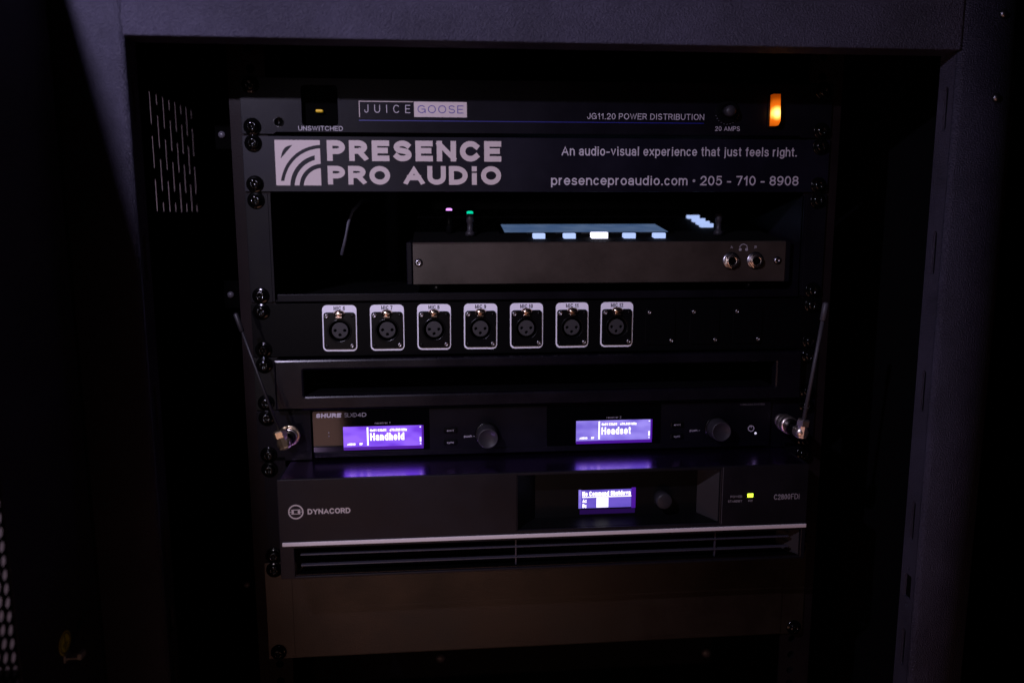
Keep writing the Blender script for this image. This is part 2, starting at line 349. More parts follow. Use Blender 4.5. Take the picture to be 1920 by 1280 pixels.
def ribbon(pts, hw, cap=True):
    P = [Vector(p) for p in pts]
    Q = [P[0]]
    for p in P[1:]:
        if (p - Q[-1]).length > 1e-5: Q.append(p)
    P = Q
    if len(P) < 2: return None
    closed = (P[0] - P[-1]).length < 1e-4 and len(P) > 4
    if cap and not closed:
        P[0] = P[0] - (P[1] - P[0]).normalized() * hw * .98; P[-1] = P[-1] + (P[-1] - P[-2]).normalized() * hw * .98
    Lf = []; Rt = []; n = len(P)
    for i in range(n):
        if closed: a = P[i - 1] if i else P[-2]; b = P[i + 1] if i < n - 1 else P[1]
        else: a = P[i - 1] if i else None; b = P[i + 1] if i < n - 1 else None
        d1 = (P[i] - a).normalized() if a is not None else (b - P[i]).normalized()
        d2 = (b - P[i]).normalized() if b is not None else d1
        n1 = Vector((-d1.y, d1.x)); n2 = Vector((-d2.y, d2.x)); m = n1 + n2
        if m.length < .2: m = n1
        m.normalize(); k = 1 / max(m.dot(n1), .5)
        Lf.append(P[i] + m * hw * k); Rt.append(P[i] - m * hw * k)
    return Lf, Rt
def lettering(name, txt, x0, x1, z0, z1, y, weight, m, parent, gap=.17, bold=False, slant=0.0, tilt=None, embed=True):
    """print txt from x0 to x1, baseline z0, cap line z1, on a face at depth y (proud of it)"""
    H = z1 - z0; hw = weight * H / 2
    tot = sum(G[ch][0] for ch in txt) + gap * (len(txt) - 1)
    stw = weight                                          # stroke width is part of every glyph's advance
    tot += stw * sum(1 for ch in txt if ch != ' ')
    k = (x1 - x0) / tot; mb = MB(); x = x0; n = 0
    for ch in txt:
        W, st = G[ch]; adv = (W + (stw if ch != ' ' else 0)) * k
        for s_ in st:
            w = hw * (1.35 if ch == '*' else (1.25 if ch in '.:' else 1))
            pts = [(x + hw + px * max(adv - 2 * hw, .0), z0 + hw + py * (H - 2 * hw)) for px, py in s_]
            if len(pts) == 2 and ch in '.:ij|' and abs(s_[0][1] - s_[1][1]) < .03: pts[1] = (pts[0][0], pts[0][1] + .02)
            rb = ribbon(pts, w, True)
            if rb is None: continue
            Lf, Rt = rb; d = y - 0.04 - 0.004 * (n % 4); n += 1
            if ch.isupper() or ch.isdigit() or ch in 'bdhkl|': lo_, hi_ = z0, z1
            elif ch in 'gjpqy': lo_, hi_ = z0 - H, z1
            else: lo_, hi_ = z0, z1
            for p in Lf + Rt: p.y = min(max(p.y, lo_), hi_)
            vs = [(p.x + slant * (p.y - z0), d, p.y) for p in Lf] + [(p.x + slant * (p.y - z0), d, p.y) for p in Rt]; c = len(Lf)
            mb.add(vs, [(i, i + 1, c + i + 1, c + i) for i in range(c - 1)])
        x += adv + gap * k
    if tilt: mb.v = [tuple(tilt(v)) for v in mb.v]
    return build(name, mb, m, parent)

# ------------------------------------------------------------------ shared pieces
def screw_proto(kind):
    mb = MB()
    if kind == 'cup':      # dark rack screw in a wide plastic cup washer
        mb.lathe([(6.9, 0), (6.8, .7), (6.2, 1.2)], seg=24)
        n0 = len(mb.v); mb.lathe([(4.9, 1.2), (4.9, 2.6), (4.5, 3.6), (3.7, 4.3), (2.6, 4.7), (2.5, 3.0), (.2, 3.0)], seg=24)
        for i in range(n0 + 24 * 4, n0 + 24 * 6):            # cross recess
            k = (i - n0) % 24; q = 1.0 if k % 6 == 0 else (.62 if k % 6 in (1, 5) else .36)
            x, y, z = mb.v[i]; mb.v[i] = (x * q, y, z * q)
    elif kind == 'small':
        mb.lathe([(2.1, 0), (2.0, .6), (1.5, 1.2), (.8, 1.45), (.7, .9), (.1, .9)], seg=14)
    elif kind == 'jack':
        mb.lathe([(2.3, 0), (2.2, .7), (1.7, 1.3), (.9, 1.5), (.8, 1.0), (.1, 1.0)], seg=16)
    return mb
_cup = None; _small = None
def rack_screw(x, z, parent, y=0.0, m='screw'):
    global _cup
    if _cup is None:
        _cup = build('rack_screw', screw_proto('cup'), 'screw', parent); _cupoff = 0
        me = _cup.data; COL.objects.unlink(_cup); bpy.data.objects.remove(_cup); _cup = me
    o = bpy.data.objects.new('rack_screw', _cup); place(o, (x, y - 2.55, z), parent); o.rotation_euler = (random.uniform(-.03, .03), random.uniform(0, 6), random.uniform(-.03, .03)); return o
def small_screw(x, z, parent, y=0.0, sc=1.0):
    global _small
    if _small is None:
        t = build('screw', screw_proto('small'), 'steel_screw', parent); _small = t.data; bpy.data.objects.remove(t)
    o = bpy.data.objects.new('screw', _small); place(o, (x, y - .72 * sc, z), parent); o.scale = (sc,) * 3; return o
def ears_screws(parent, u_top, u, y=0.0):
    zt = -44.45 * u_top - 6.35; zb = -44.45 * (u_top + u) + 6.35
    for x in (-232.6, 232.6):
        for z in (zt, zb): rack_screw(x, z, parent, y)

# ================================================================== the setting
fl = build('floor', MB().box(-3000, 3000, -3500, 900, -1010, -1000), 'floor'); fl['kind'] = 'structure'
w2 = build('wall_back', MB().box(-1330, -346, 900, 930, -1000, 1700), 'wall'); w2['kind'] = 'structure'
w3 = build('dark_backdrop', MB().box(-345, 3000, 902, 925, -1000, 1700), 'unlit'); w3['kind'] = 'structure'  # added black sheet standing in for the unlit space at the right

# ================================================================== cabinet
cab = thing('rack_cabinet', 'open black steel equipment cabinet holding all the rack units, with slotted posts', 'cabinet', (0, 0, -990))
ZT, ZB = 96, -985
def post(side):
    H = 297; R = 4.5; pts = []
    outer = [(H + 45, -80), (H + R, -80)] + [(H + R - R * math.sin(D2R(a)), -80 + R - R * math.cos(D2R(a))) for a in range(15, 91, 15)]
    inner = [(H + 2 + (R - 2) - (R - 2) * math.sin(D2R(a)), -80 + R - (R - 2) * math.cos(D2R(a))) for a in range(90, -1, -15)] + [(H + 45, -78)]
    return [(side * x, y) for x, y in outer + inner]
SLOTS = [(-44.6 + 0, -12), (-154, -120.3), (-264.3, -230.4), (-373, -339.4), (-484, -451), (-594, -561), (-704, -671), (-814, -781)]
for side in (-1, 1):
    p = build('front_post', MB().prism(post(side), 'z', ZB, ZT, smooth=False), 'powder', cab)
    p.data.polygons.foreach_set('use_smooth', [True] * len(p.data.polygons)); 
    fy0, fy1 = -75.45, -57
    ol = [[(fy0, ZB), (fy1, ZB), (fy1, ZT), (fy0, ZT)]]
    for a, b in SLOTS: ol.append(rrect(-69.5, -64.8, a, b, 2.3, 4))
    ol.append(rrect(-71.5, -62.5, -423, -403, 1, 2)); ol.append(circ(-67, -397.5, 1.6, 10)); ol.append(circ(-67, -429, 1.6, 10))
    build('post_flange', plate(MB(), ol, side * 298, 2.0, 'x'), 'powder', cab)
    # side panel with a block of staggered ventilation slots, real openings
    ol = [[(-77.5, ZB), (760, ZB), (760, ZT), (-77.5, ZT)]]
    YV0, PV = 100.0, 17.2
    for c in range(8):
        y = YV0 + c * PV
        edges = [(5, -25), (-32, -62), (-69, -99)] if c % 2 == 0 else [(5, -7), (-14, -44), (-51, -81), (-88, -104)]
        if c % 2 == 0: edges = [(4, -27), (-34.5, -65.5), (-73, -104)]
        else: edges = [(4, -8), (-15, -46.5), (-54, -85), (-93, -104)]
        for a, b in edges: ol.append(rrect(y - 3.0, y + 3.0, b, a, 2.9, 3))
    build('side_panel', plate(MB(), ol, side * 343, 1.4, 'x'), 'inner', cab)
    # front panel rail, holes every U
    ho = []
    for u in range(-1, 20):
        for dz in (6.35, 22.225, 38.1): ho.append(circ(side * 232.6, -44.45 * u - dz, 3.5, 12))
    xs = sorted((side * 221.5, side * 250))
    ol = [[(xs[0], ZB), (xs[1], ZB), (xs[1], 60), (xs[0], 60)]] + [h for h in ho if ZB + 8 < h[0][1] < 52]
    build('mounting_rail', plate(MB(), ol, 2.2, 2.0), 'rail', cab)
    xa = side * 248
    build('rail_web', MB().box(xa, xa + side * 2, 4.3, 38, ZB, 60), 'rail', cab)
    for z in (-40, -174.5, -440, -620):
        build('rail_brace', MB().box(side * 250.2, side * 274, 46, 49, z - 12, z + 12, .8), 'hole', cab)
        mb = MB(); mb.lathe([(3.0, 0), (2.9, 1.6), (1.8, 2.9), (.4, 3.2)], (side * 268, 46, z), seg=14); build('brace_bolt', mb, 'bolt_grey', cab)
# lintel with a return lip
mb = MB(); mb.box(-296.6, 296.6, -81.2, -79.2, 12, ZT, .9); mb.box(-296.6, 296.6, -79, -57, 12, 13.8, .6)
build('top_beam', mb, 'powder', cab)
build('top_panel', MB().box(-344, 344, -78, 760, ZT, ZT + 2), 'inner', cab)
build('rear_panel', MB().box(-344, 344, 762, 764, ZB, ZT), 'inner', cab)
build('base_panel', MB().box(-344, 344, -78, 760, ZB - 14, ZB - 1, 2), 'powder', cab)
for z in (37.7, -21.7):
    mb = MB(); mb.lathe([(3.4, 0), (3.1, 1.4), (2.0, 2.4), (.4, 2.6)], (328, -80, z), seg=16); build('post_screw', mb, 'steel_screw', cab)
# rear cross bar with two bolts, seen low in the dark
build('cross_bar', MB().box(-248, 248, 250, 256, -668, -628, 1.5), 'inner', cab)
for x, z in ((-94, -640), (276, -661)):
    pass
for x, z in ((-94.4, -641), (240, -652)):
    mb = MB(); mb.lathe([(6, 0), (5.6, 3), (4, 5), (1, 5.6)], (x, 250, z), seg=16); build('cross_bar_bolt', mb, 'bolt_grey', cab)

# ================================================================== door, swung open to the left
door = thing('cabinet_door', 'black perforated steel door standing open at the left edge of the picture', 'door', (-346, -380, -960))
DX0, DX1 = -347.2, -344.8
DZ0, DZ1 = -960, 95
ol = [[(-690, DZ0), (-78.2, DZ0), (-78.2, DZ1), (-690, DZ1)], [(-620, DZ0 + 80), (-187, DZ0 + 80), (-187, DZ1 - 60), (-620, DZ1 - 60)]]
for za, zb in ((45, 94), (15, 28), (-13, 1), (DZ0, -26)):
    build('hinge_gap_block', MB().box(-344.75, -342.1, -79.6, -77.8, za, zb), 'inner', door)  # blocks added to stop light in the crack between door and post
build('gap_filler', MB().box(-344.7, -342.8, -78.9, -78.3, -60, 94), 'inner', door)  # filler added to thin the light left in the crack
build('door_frame', plate(MB(), ol, -346, 2.4, 'x'), 'powder', door)
build('door_edge', MB().box(-371, -347.4, -692, -690.4, DZ0, DZ1), 'powder', door)
def perforated(y0, y1, z0, z1, py=431 / 54, pz=8.75, r=3.2, x=-346.0, t=1.0):
    """staggered round perforations: each cell a quad ring round a hole"""
    mb = MB(); n = 8; cols = round((y1 - y0) / py); rows = int((z1 - z0) / pz)
    for c in range(cols):
        off = (c % 2) * pz / 2
        cy = y0 + (c + .5) * py
        ya, yb = cy - py / 2, cy + py / 2
        for rr in range(rows):
            cz = z0 + (rr + .5) * pz + off; za, zb = cz - pz / 2, cz + pz / 2
            sq = []; rd = []
            for k in range(n):
                a = math.pi / n + 2 * math.pi * k / n - math.pi / n
                co, si = math.cos(a), math.sin(a); m_ = max(abs(co), abs(si))
                sq.append((cy + co / m_ * py / 2, cz + si / m_ * pz / 2)); rd.append((cy + co * r, cz + si * r * 1.1))
            vs = [(x + t / 2, *p) for p in sq] + [(x + t / 2, *p) for p in rd] + [(x - t / 2, *p) for p in rd] + [(x - t / 2, *p) for p in sq]
            fs = []
            for k in range(n):
                j = (k + 1) % n
                fs += [(k, j, n + j, n + k), (n + k, n + j, 2 * n + j, 2 * n + k), (2 * n + k, 2 * n + j, 3 * n + j, 3 * n + k)]
            mb.add(vs, fs)
    return mb
ms = build('perforated_mesh', perforated(-618, -187, DZ0 + 74, DZ1 - 54), 'inner', door); ms['kind'] = 'stuff'
# earth bonding stud: yellow sticker above a silver tab, on the inner face of the door frame
tx = DX1
st_ = build('earth_sticker', plate(MB(), [circ(-131.8, -393.8, 8.2, 24)], tx + .1, .15, 'x'), 'sticker', door)
mb = MB()
plate(mb, [circ(-131.8, -393.8, 7.2, 24), circ(-131.8, -393.8, 6.3, 24)], tx + .22, .05, 'x')
for y, z0_, z1_ in ((-131.8, -394, -388),): plate(mb, [[(y - .5, z0_), (y + .5, z0_), (y + .5, z1_), (y - .5, z1_)]], tx + .22, .05, 'x')
for i, hwid in enumerate((3.6, 2.3, 1.0)): plate(mb, [[(-131.8 - hwid, -394.8 - i * 1.8), (-131.8 + hwid, -394.8 - i * 1.8), (-131.8 + hwid, -394.0 - i * 1.8), (-131.8 - hwid, -394.0 - i * 1.8)]], tx + .24, .05, 'x')
build('earth_symbol', mb, 'ink', st_)
build('earth_tab', MB().box(tx + .1, tx + 10.5, -135, -128.5, -404.6, -403.4, .4).box(tx + 8.6, tx + 11.4, -135.4, -128, -404.8, -400.6, .4).box(tx + .1, tx + 1.2, -136, -127.5, -406.5, -401, .4), 'silver', door)

# ================================================================== power distribution unit (1U)
pw = thing('power_distributor', 'thin black power distribution unit at the top of the rack, with glowing orange lamp', 'power unit', (0, 0, -44.3))
ol = [[(-241, -42.4), (-239.9, -43.6), (-216.5, -43.6), (-214.5, -42.0), (214.5, -42.0), (216.5, -43.6), (240, -43.6), (241, -42.4), (241, -1.8), (240, -.6), (-240, -.6), (-241, -1.8)], rrect(-194, -166, -37, -6, 3.0), circ(-212, -34.4, 3.1, 18)]
build('front_panel', plate(MB(), ol, 0, 2.6, bev=.25), 'panel', pw)
mb = MB(); mb.box(-218, 218, 8, 230, -42, -2, 1); build('chassis', mb, 'inner', pw)
mb = MB(); plate(mb, [rrect(-195, -165, -38, -5, 3), rrect(-193.4, -166.6, -36.4, -6.6, 2.6)], 2.7, 5.2); build('socket_well', mb, 'hole', pw)
rs = build('outlet', MB().box(-193, -167, 6.5, 7.9, -36, -7, .4), 'hole', pw)
mb = MB(); mb.box(-183.6, -177.8, 1.0, 5, -26.4, -24.2, 1.0, 3); build('indicator', mb, 'yellow', pw)
mb = MB(); mb.lathe([(3.9, 0), (3.9, .5), (3.2, .8), (3.15, .1)], (-212, 0, -34.4), seg=20); build('hole_rim', mb, 'screw', pw)
build('hole_plug', MB().box(-217, -207, 4, 5, -39, -30), 'hole', pw)
lettering('lettering', 'UNSWITCHED', -197.2, -162.5, -40.8, -37.2, 0, .12, 'print_grey', pw)
lettering('lettering', 'JG11.20 POWER DISTRIBUTION', 33.9, 131.6, -30.0, -25.2, 0, .12, 'print_grey', pw)
lettering('lettering', '20 AMPS', 141.2, 162.3, -38.5, -34.8, 0, .13, 'print_grey', pw)
lg = MB(); plate(lg, [rrect(-106, -63.9, -29.6, -17.7, .1, 1)], -.06, .05); lgo = build('logo_block', lg, 'print', pw)
lettering('lettering', 'JUICE', -145.2, -109, -26.6, -20.4, 0, .085, 'print_grey', pw, gap=.8)
lettering('lettering', 'GOOSE', -103.2, -66.6, -26.6, -20.4, -.06, .11, 'goose_ink', lgo, gap=.25)
mb = MB(); plate(mb, [[(-149.4, -18.2), (-106.6, -18.2), (-106.6, -17.6), (-149.4, -17.6)]], -.05, .04); plate(mb, [[(-149.4, -30), (-148.8, -30), (-148.8, -18.3), (-149.4, -18.3)]], -.05, .04)
build('logo_outline', mb, 'print', pw)
mb = MB(); plate(mb, [[(-149.7, -32.9), (131.7, -32.9), (131.7, -32.2), (-149.7, -32.2)]], -.05, .04); build('blue_stripe', mb, 'print_blue', pw)
# circuit breaker: knurled nut round a push button
mb = MB(); mb.lathe([(10.2, 0), (10.0, 1.2), (8.6, 3.2), (6.4, 3.4), (6.2, 2.2), (.1, 2.2)], (150.8, 0, -23.4), seg=28, smooth=False)
nut = build('breaker_nut', mb, 'plastic', pw)
mb = MB()
for k in range(11):  # pale blocks along the lower arc stand for glints on the nut's edge
    a = D2R(198 + k * 14.4); c, s_ = math.cos(a), math.sin(a)
    mb.box(150.8 + 9.8 * c - .55, 150.8 + 9.8 * c + .55, -1.5, -.3, -23.4 + 9.8 * s_ - .3, -23.4 + 9.8 * s_ + .3)
build('nut_glints', mb, 'bolt_grey', nut)
mb = MB(); mb.lathe([(4.6, 2), (4.4, 9), (3.4, 10.2), (.5, 10.6)], (150.8, 0, -23.4), seg=20); build('breaker_button', mb, 'knob', pw)
# neon pilot lamp
mb = MB(); mb.prism([(186.9, -9.5), (193.0, -9.5), (193.9, -31.0), (192.2, -34.4), (187.2, -34.4)], 'y', -7, 0)
nl = build('pilot_lamp', mb, 'neon', pw, 'glowing orange lamp lens')
build('lamp_bezel', MB().box(185.2, 195.4, -1.2, -.05, -36.4, -7.6, .5), 'plastic', nl)
ears_screws(pw, 0, 1)

# ================================================================== logo plate (1U)
lp = thing('sign_panel', 'black nameplate panel with large lettering and square arc emblem, second unit from the top', 'nameplate', (0, 0, -88.6))
build('front_panel', plate(MB(), [rrect(-241, 241, -88.2, -45.1, .6)], 0, 2.5, bev=.2), 'plate', lp)
def poly(mb, pts, y): mb.add([(x, y, z) for x, z in pts], [tuple(range(len(pts)))])
Q = 35.3; ex, ez = -216.2, -83.4
em = build('emblem', plate(MB(), [[(ex, ez), (ex + Q, ez), (ex + Q, ez + Q), (ex, ez + Q)]], -.06, .05), 'print', lp)
mb = MB(); cx, cz = 1.04, -.05
def band(r0, r1, umax, vmin, n=18):
    def rng(r): return math.acos(max(-1, (umax - cx) / r)), math.pi - math.asin((vmin - cz) / r)
    a0, a1 = rng(r0); b0, b1 = rng(r1); vs = []
    for i in range(n + 1):
        t = i / n; a = a0 + (a1 - a0) * t; b = b0 + (b1 - b0) * t
        vs.append((ex + (cx + r0 * math.cos(a)) * Q, -.09, ez + (cz + r0 * math.sin(a)) * Q)); vs.append((ex + (cx + r1 * math.cos(b)) * Q, -.09, ez + (cz + r1 * math.sin(b)) * Q))
    mb.add(vs, [(2 * i, 2 * i + 2, 2 * i + 3, 2 * i + 1) for i in range(n)])
band(.87, .945, 1.0, .10); band(.635, .735, .875, 0); band(.435, .53, 1.0, 0)
leaf = [(.12, .59)] + [(.12 + (.27) * t + -.045 * math.sin(math.pi * t), .59 + .30 * t + .075 * math.sin(math.pi * t)) for t in [k / 10 for k in range(11)]][1:]
mb.add([(ex + u * Q, -.09, ez + v * Q) for u, v in leaf], [tuple(range(len(leaf)))])
build('emblem_arcs', mb, 'plate', em)
lettering('lettering', 'PRESENCE', -175.6, -36.3, -64.2, -48.0, 0, .27, 'print', lp, gap=.19)
# second line, its last i a small letter under a dot
lettering('lettering', 'PRO', -175.6, -126.2, -82.7, -68.0, 0, .27, 'print', lp, gap=.16)
lettering('lettering', 'AUD|O', -115.3, -36.5, -82.7, -67.8, 0, .27, 'print', lp, gap=.16)
lettering('lettering', 'An audio-visual experience that just feels right.', 13.1, 212.5, -59.0, -51.6, 0, .135, 'print_grey', lp, gap=.135)
lettering('lettering', 'presenceproaudio.com * 205 - 710 - 8908', 4.6, 215.2, -82.8, -75.0, 0, .145, 'print_grey', lp, gap=.135)
ears_screws(lp, 1, 1)

# ================================================================== shelf (2U)
sh = thing('rack_shelf', 'open black rack shelf with narrow side ears carrying the grey mixing console', 'shelf', (0, 0, -177.2))
for s_ in (-1, 1):
    a, b = sorted((s_ * 241, s_ * 223.4)); build('ear', plate(MB(), [rrect(a, b, -176.6, -90.0, .8)], 0, 2.2, bev=.2), 'panel', sh)
    a = s_ * 222.4; build('side_wall', MB().prism([(0.2, -90.3), (0.2, -176), (320, -176), (320, -150)], 'x', a - .9, a + .9), 'panel', sh)
build('tray', MB().box(-221, 221, 1, 330, -176.6, -174.8), 'inner', sh)
build('front_lip', MB().box(-219.5, 219.5, -2, 0.4, -176.6, -170.2, .7), 'panel', sh)
ears_screws(sh, 2, 2)
# console on the shelf
con = thing('mixing_console', 'grey metal control console with lit keys and screen, standing on the open shelf', 'console', (50, 110, -174.6))
YF = 12.0; k8 = 0.14
def top(y): return -129.3 + (y - YF) * k8
body = MB().prism([(YF + .3, -164.4), (YF + .3, -130.2), (YF + 1.5, -129.4), (222, top(222)), (222, -164.4)], 'x', -109.9, 211.2)
build('body', body, 'console_top', con)
fp = build('front_panel', MB().prism([(YF - 2.0, -164.0), (YF - 2.0, -130.9), (YF - 1.2, -129.7), (YF + .1, -129.3), (YF + .1, -164.6)], 'x', -109.6, 211.4), 'console', con)
for x, lb in ((-112.7, 'end cap'), (214.2, 'end cap')):
    build('end_cap', MB().box(x - 2.4, x + 2.4, YF - 1, 222, -164.8, -129.2, .9), 'panel', con)
for x in (-90, 190):
    for y in (35, 200): mb = MB(); mb.lathe([(7, 0), (7, 8), (6, 9.6)], (x, y, -174.5), 'z', seg=16); build('foot', mb, 'plastic', con)
# top furniture follows the sloping top
def on_top(x, y): return (x, y, top(y))
scm = MB(); scm.add([(-29, 60, top(60) + .6), (121.5, 60, top(60) + .6), (121.5, 108, top(108) + .6), (-29, 108, top(108) + .6)], [(0, 1, 2, 3)])
scb = build('screen_bezel', MB().prism([(56, top(56)), (56, top(56) + .45), (113, top(113) + .45), (113, top(113))], 'x', -34, 127), 'gloss', con)
build('screen', scm, 'screen_d', scb)
for i, x in enumerate((-1.3, 25.4, 51.9, 78.5, 105.3)):
    wd = 7.2 if i == 2 else 5.2
    build('key', MB().box(x - wd, x + wd, 29, 38, top(30) - 1.0, -121.6 if i == 2 else -122.4, .9, 3), 'key_white' if i == 2 else 'key_blue', con, 'brightest white key in the middle' if i == 2 else None)
for j, (x, y) in enumerate(((173.0, 150), (171, 126), (169.4, 108), (167.8, 92))):
    build('key', MB().box(x - 6, x + 6, y - 4, y + 4, top(y) - .5, top(y) + 3.4, .8, 3), 'key_blue', con, 'lit key in the slanted row at the right')
for x, y, c in ((-60.6, 45, 'led_green'), (163.2, 45, None), (-78.6, 60, 'led_purple')):
    if c == 'led_purple':
        mb = MB(); mb.lathe([(2.9, 0), (2.8, 19.6)], on_top(x, y), 'z', seg=14); s1 = build('stalk', mb, 'matte', con)
        mb = MB(); mb.lathe([(2.8, 0), (2.6, 1.6), (1.4, 2.2)], (x, y, top(y) + 19.8), 'z', seg=14); build('stalk_light', mb, c, s1)
        continue
    mb = MB(); mb.lathe([(4.2, 0), (4.2, 3), (2.6, 4.2), (2.5, 11), (3.2, 12), (3.2, 18.4), (2.8, 19)], on_top(x, y), 'z', seg=16); s1 = build('stalk', mb, 'knob', con)
    if c: mb = MB(); mb.lathe([(2.9, 0), (2.7, 1.8), (1.2, 2.4)], (x, y, top(y) + 19.1), 'z', seg=16); build('stalk_light', mb, c, s1)
FY = YF - 2.0
for x in (-105.0, 204.3):
    mb = MB(); mb.lathe([(3.5, 0), (3.3, .9), (2.3, 1.7), (1.2, 1.9), (1.1, 1.2), (.1, 1.2)], (x, FY, -146.1), seg=18); build('panel_screw', mb, 'steel_screw', con)
for n_, x in enumerate((162.9, 184.4)):
    mb = MB(); mb.lathe([(7.6, 0), (7.5, .8), (5.0, .9)], (x, FY, -146.2), seg=24); jk = build('headphone_jack', mb, 'steel_screw', con)
    mb = MB(); plate(mb, [circ(x, -146.2, 6.6, 6, .5 - .35 * n_), circ(x, -146.2, 3.9, 20)], FY - 3.4, 2.4, bev=.5); build('hex_nut', mb, 'nickel', jk)
    mb = MB(); mb.lathe([(4.6, 2.0), (4.6, 4.4), (4.2, 4.9), (3.5, 4.9), (3.2, 3.6)], (x, FY, -146.2), seg=24); 
    bush = MB()
    for r0, r1, h0, h1 in ((3.2, 4.7, 3.2, 4.6),):
        plate(bush, [circ(x, -146.2, r1, 24), circ(x, -146.2, r0, 24)], FY - 4.8, 2.4, bev=.35)
    build('jack_bushing', bush, 'nickel', jk)
    mb = MB(); mb.lathe([(3.3, 0), (3.3, 1.2)], (x, FY - .9, -146.2), seg=20); build('jack_hole', mb, 'hole', jk)
lettering('lettering', 'A', 161.9, 164.1, -135.6, -133.2, FY, .17, 'print_dim', con); lettering('lettering', 'B', 183.4, 185.4, -135.6, -133.2, FY, .17, 'print_dim', con)
hp = MB(); rb = ribbon([(173.6 + 3.4 * math.cos(D2R(a)), -135.2 + 3.2 * math.sin(D2R(a))) for a in range(-5, 186, 12)], .35, False)
c_ = len(rb[0]); hp.add([(p.x, FY - .05, p.y) for p in rb[0]] + [(p.x, FY - .05, p.y) for p in rb[1]], [(i, i + 1, c_ + i + 1, c_ + i) for i in range(c_ - 1)])
for x in (170.8, 176.4): hp.add([(px, FY - .06, pz) for px, pz in circ(x, -136.6, 1.3, 12)], [tuple(range(12))])
build('headphone_symbol', hp, 'print_dim', con)
# thin grey cable hanging inside the shelf opening
cb = build('cable_end', MB().tube([(-156, 190, -92), (-158, 90, -94), (-162.5, 52, -103), (-165.6, 45, -113.5), (-168.5, 45, -127), (-172.4, 45, -141.0)], 1.5, 8), 'cable')
cb['label'] = 'thin grey cable hanging slantwise in the dark left half of the shelf opening'; cb['category'] = 'cable'

# ================================================================== microphone connector panel (1U)
mp = thing('connector_panel', 'flat black patch panel with seven white framed microphone sockets numbered 6 to 12', 'patch panel', (0, 0, -222.2))
PZ0, PZ1 = -221.8, -178.2
cxs = [-170.4, -131.6, -93.0, -54.3, -15.6, 23.1, 61.4]
ol = [rrect(-241, 241, PZ0, PZ1, .5)] + [circ(x, -200.6, 11.6, 28) for x in cxs]
build('front_panel', plate(MB(), ol, 0, 2.2, bev=.15), 'connector_panel', mp)
def connector(x, txt):
    c = build('microphone_socket', plate(MB(), [rrect(x - 12.9, x + 12.9, -216.3, -185.6, 2.6), circ(x, -200.9, 9.6, 28)], -1.6, 1.7, bev=.35), 'plastic', mp, 'socket marked ' + txt)
    build('label_plate', plate(MB(), [rrect(x - 13.9, x + 13.9, -218, -179.7, 3.8), circ(x, -201, 11, 24)], -.35, .3, bev=.05), 'white_label', c)
    # barrel: recessed cup with a bright lower edge
    mb = MB(); plate(mb, [circ(x, -200.9, 9.7, 28), circ(x, -200.9, 8.7, 28)], -2.1, 1.6, bev=.3); build('barrel_rim', mb, 'plastic', c)
    mb = MB(); plate(mb, [circ(x, -200.9, 9.6, 24), circ(x, -200.9, 8.8, 24)], 0.2, 8); build('barrel', mb, 'matte', c)
    build('barrel_floor', MB().box(x - 9.5, x + 9.5, 8.3, 8.6, -210.5, -191.5), 'hole', c)
    ins = [circ(x, -200.9, 6.7, 26), circ(x - 3.9, -200.9, 1.25, 10), circ(x + 3.9, -200.9, 1.25, 10), circ(x, -204.6, 1.25, 10)]
    build('insulator', plate(MB(), ins, .6, 6, bev=.25), 'insert', c)
    # sprung release tab
    mb = MB()
    mb.lathe([(4.9, 0), (4.7, 1.2), (3.9, 2.5), (2.4, 3.3), (.8, 3.5)], (0, 0, 0), seg=18)
    mb.v = [(x + vx, -1.7 + vy, -186.6 + vz * .62) for vx, vy, vz in mb.v]
    mb.box(x - 2.7, x + 2.7, -5.0, -1.8, -190.3, -188.9, .4)
    mb.box(x - 2.8, x + 2.8, -5.4, -4.6, -187.2, -186.4, .2)
    build('release_tab', mb, 'brass' , c)
    for sx, sz in ((-10.2, -188.6), (10.2, -213.2)):
        small_screw(x + sx, sz, c, -1.6, 1.05)
    for sx, sz in ((10.4, -188.4), (-10.4, -213.6)):
        mb = MB(); mb.lathe([(1.3, 0), (1.1, .25), (.5, .3)], (x + sx, -1.6, sz), seg=10); build('rivet', mb, 'plastic', c)
    lettering('lettering', txt, x - (5.3 if len(txt) > 5 else 4.6), x + (5.3 if len(txt) > 5 else 4.6), -183.9, -180.6, -.36, .18, 'ink', c)
    c.rotation_euler = (0, random.uniform(-.012, .012), 0)
    return c
for i, x in enumerate(cxs): connector(x, 'MIC %d' % (6 + i))
for x in (99.1, 137.8, 175.8):
    b_ = build('blanking_plate', plate(MB(), [rrect(x - 13, x + 13, -216.4, -185.2, 2.4)], -1.3, 1.25, bev=.3), 'connector_panel', mp)
    small_screw(x - 9.8, -188.7, b_, -1.3, 1.0); small_screw(x + 9.8, -213.0, b_, -1.3, 1.0)
ears_screws(mp, 4, 1)

# ================================================================== pass-through vent panel (1U)
vp = thing('vent_panel', 'black rack panel with one long empty opening, below the row of microphone sockets', 'rack panel', (0, 0, -266.5))
for s_ in (-1, 1):
    a, b = sorted((s_ * 241, s_ * 222)); build('ear', plate(MB(), [rrect(a, b, -266.2, -222.9, .5)], 0, 2.2, bev=.15), 'matte', vp)
VY = -8
ol = [rrect(-223.6, 223.6, -265.6, -223.4, .8), rrect(-200, 200, -253.8, -232.0, .8)]
mb = plate(MB(), ol, VY, 9.5, bev=1.7); build('front_panel', mb, 'vent', vp)
mb = MB(); mb.box(-200, 200, 1.5, 60, -232, -230.6); mb.box(-200, 200, 1.5, 60, -255.2, -253.8); build('duct', mb, 'inner', vp)
ears_screws(vp, 5, 1)

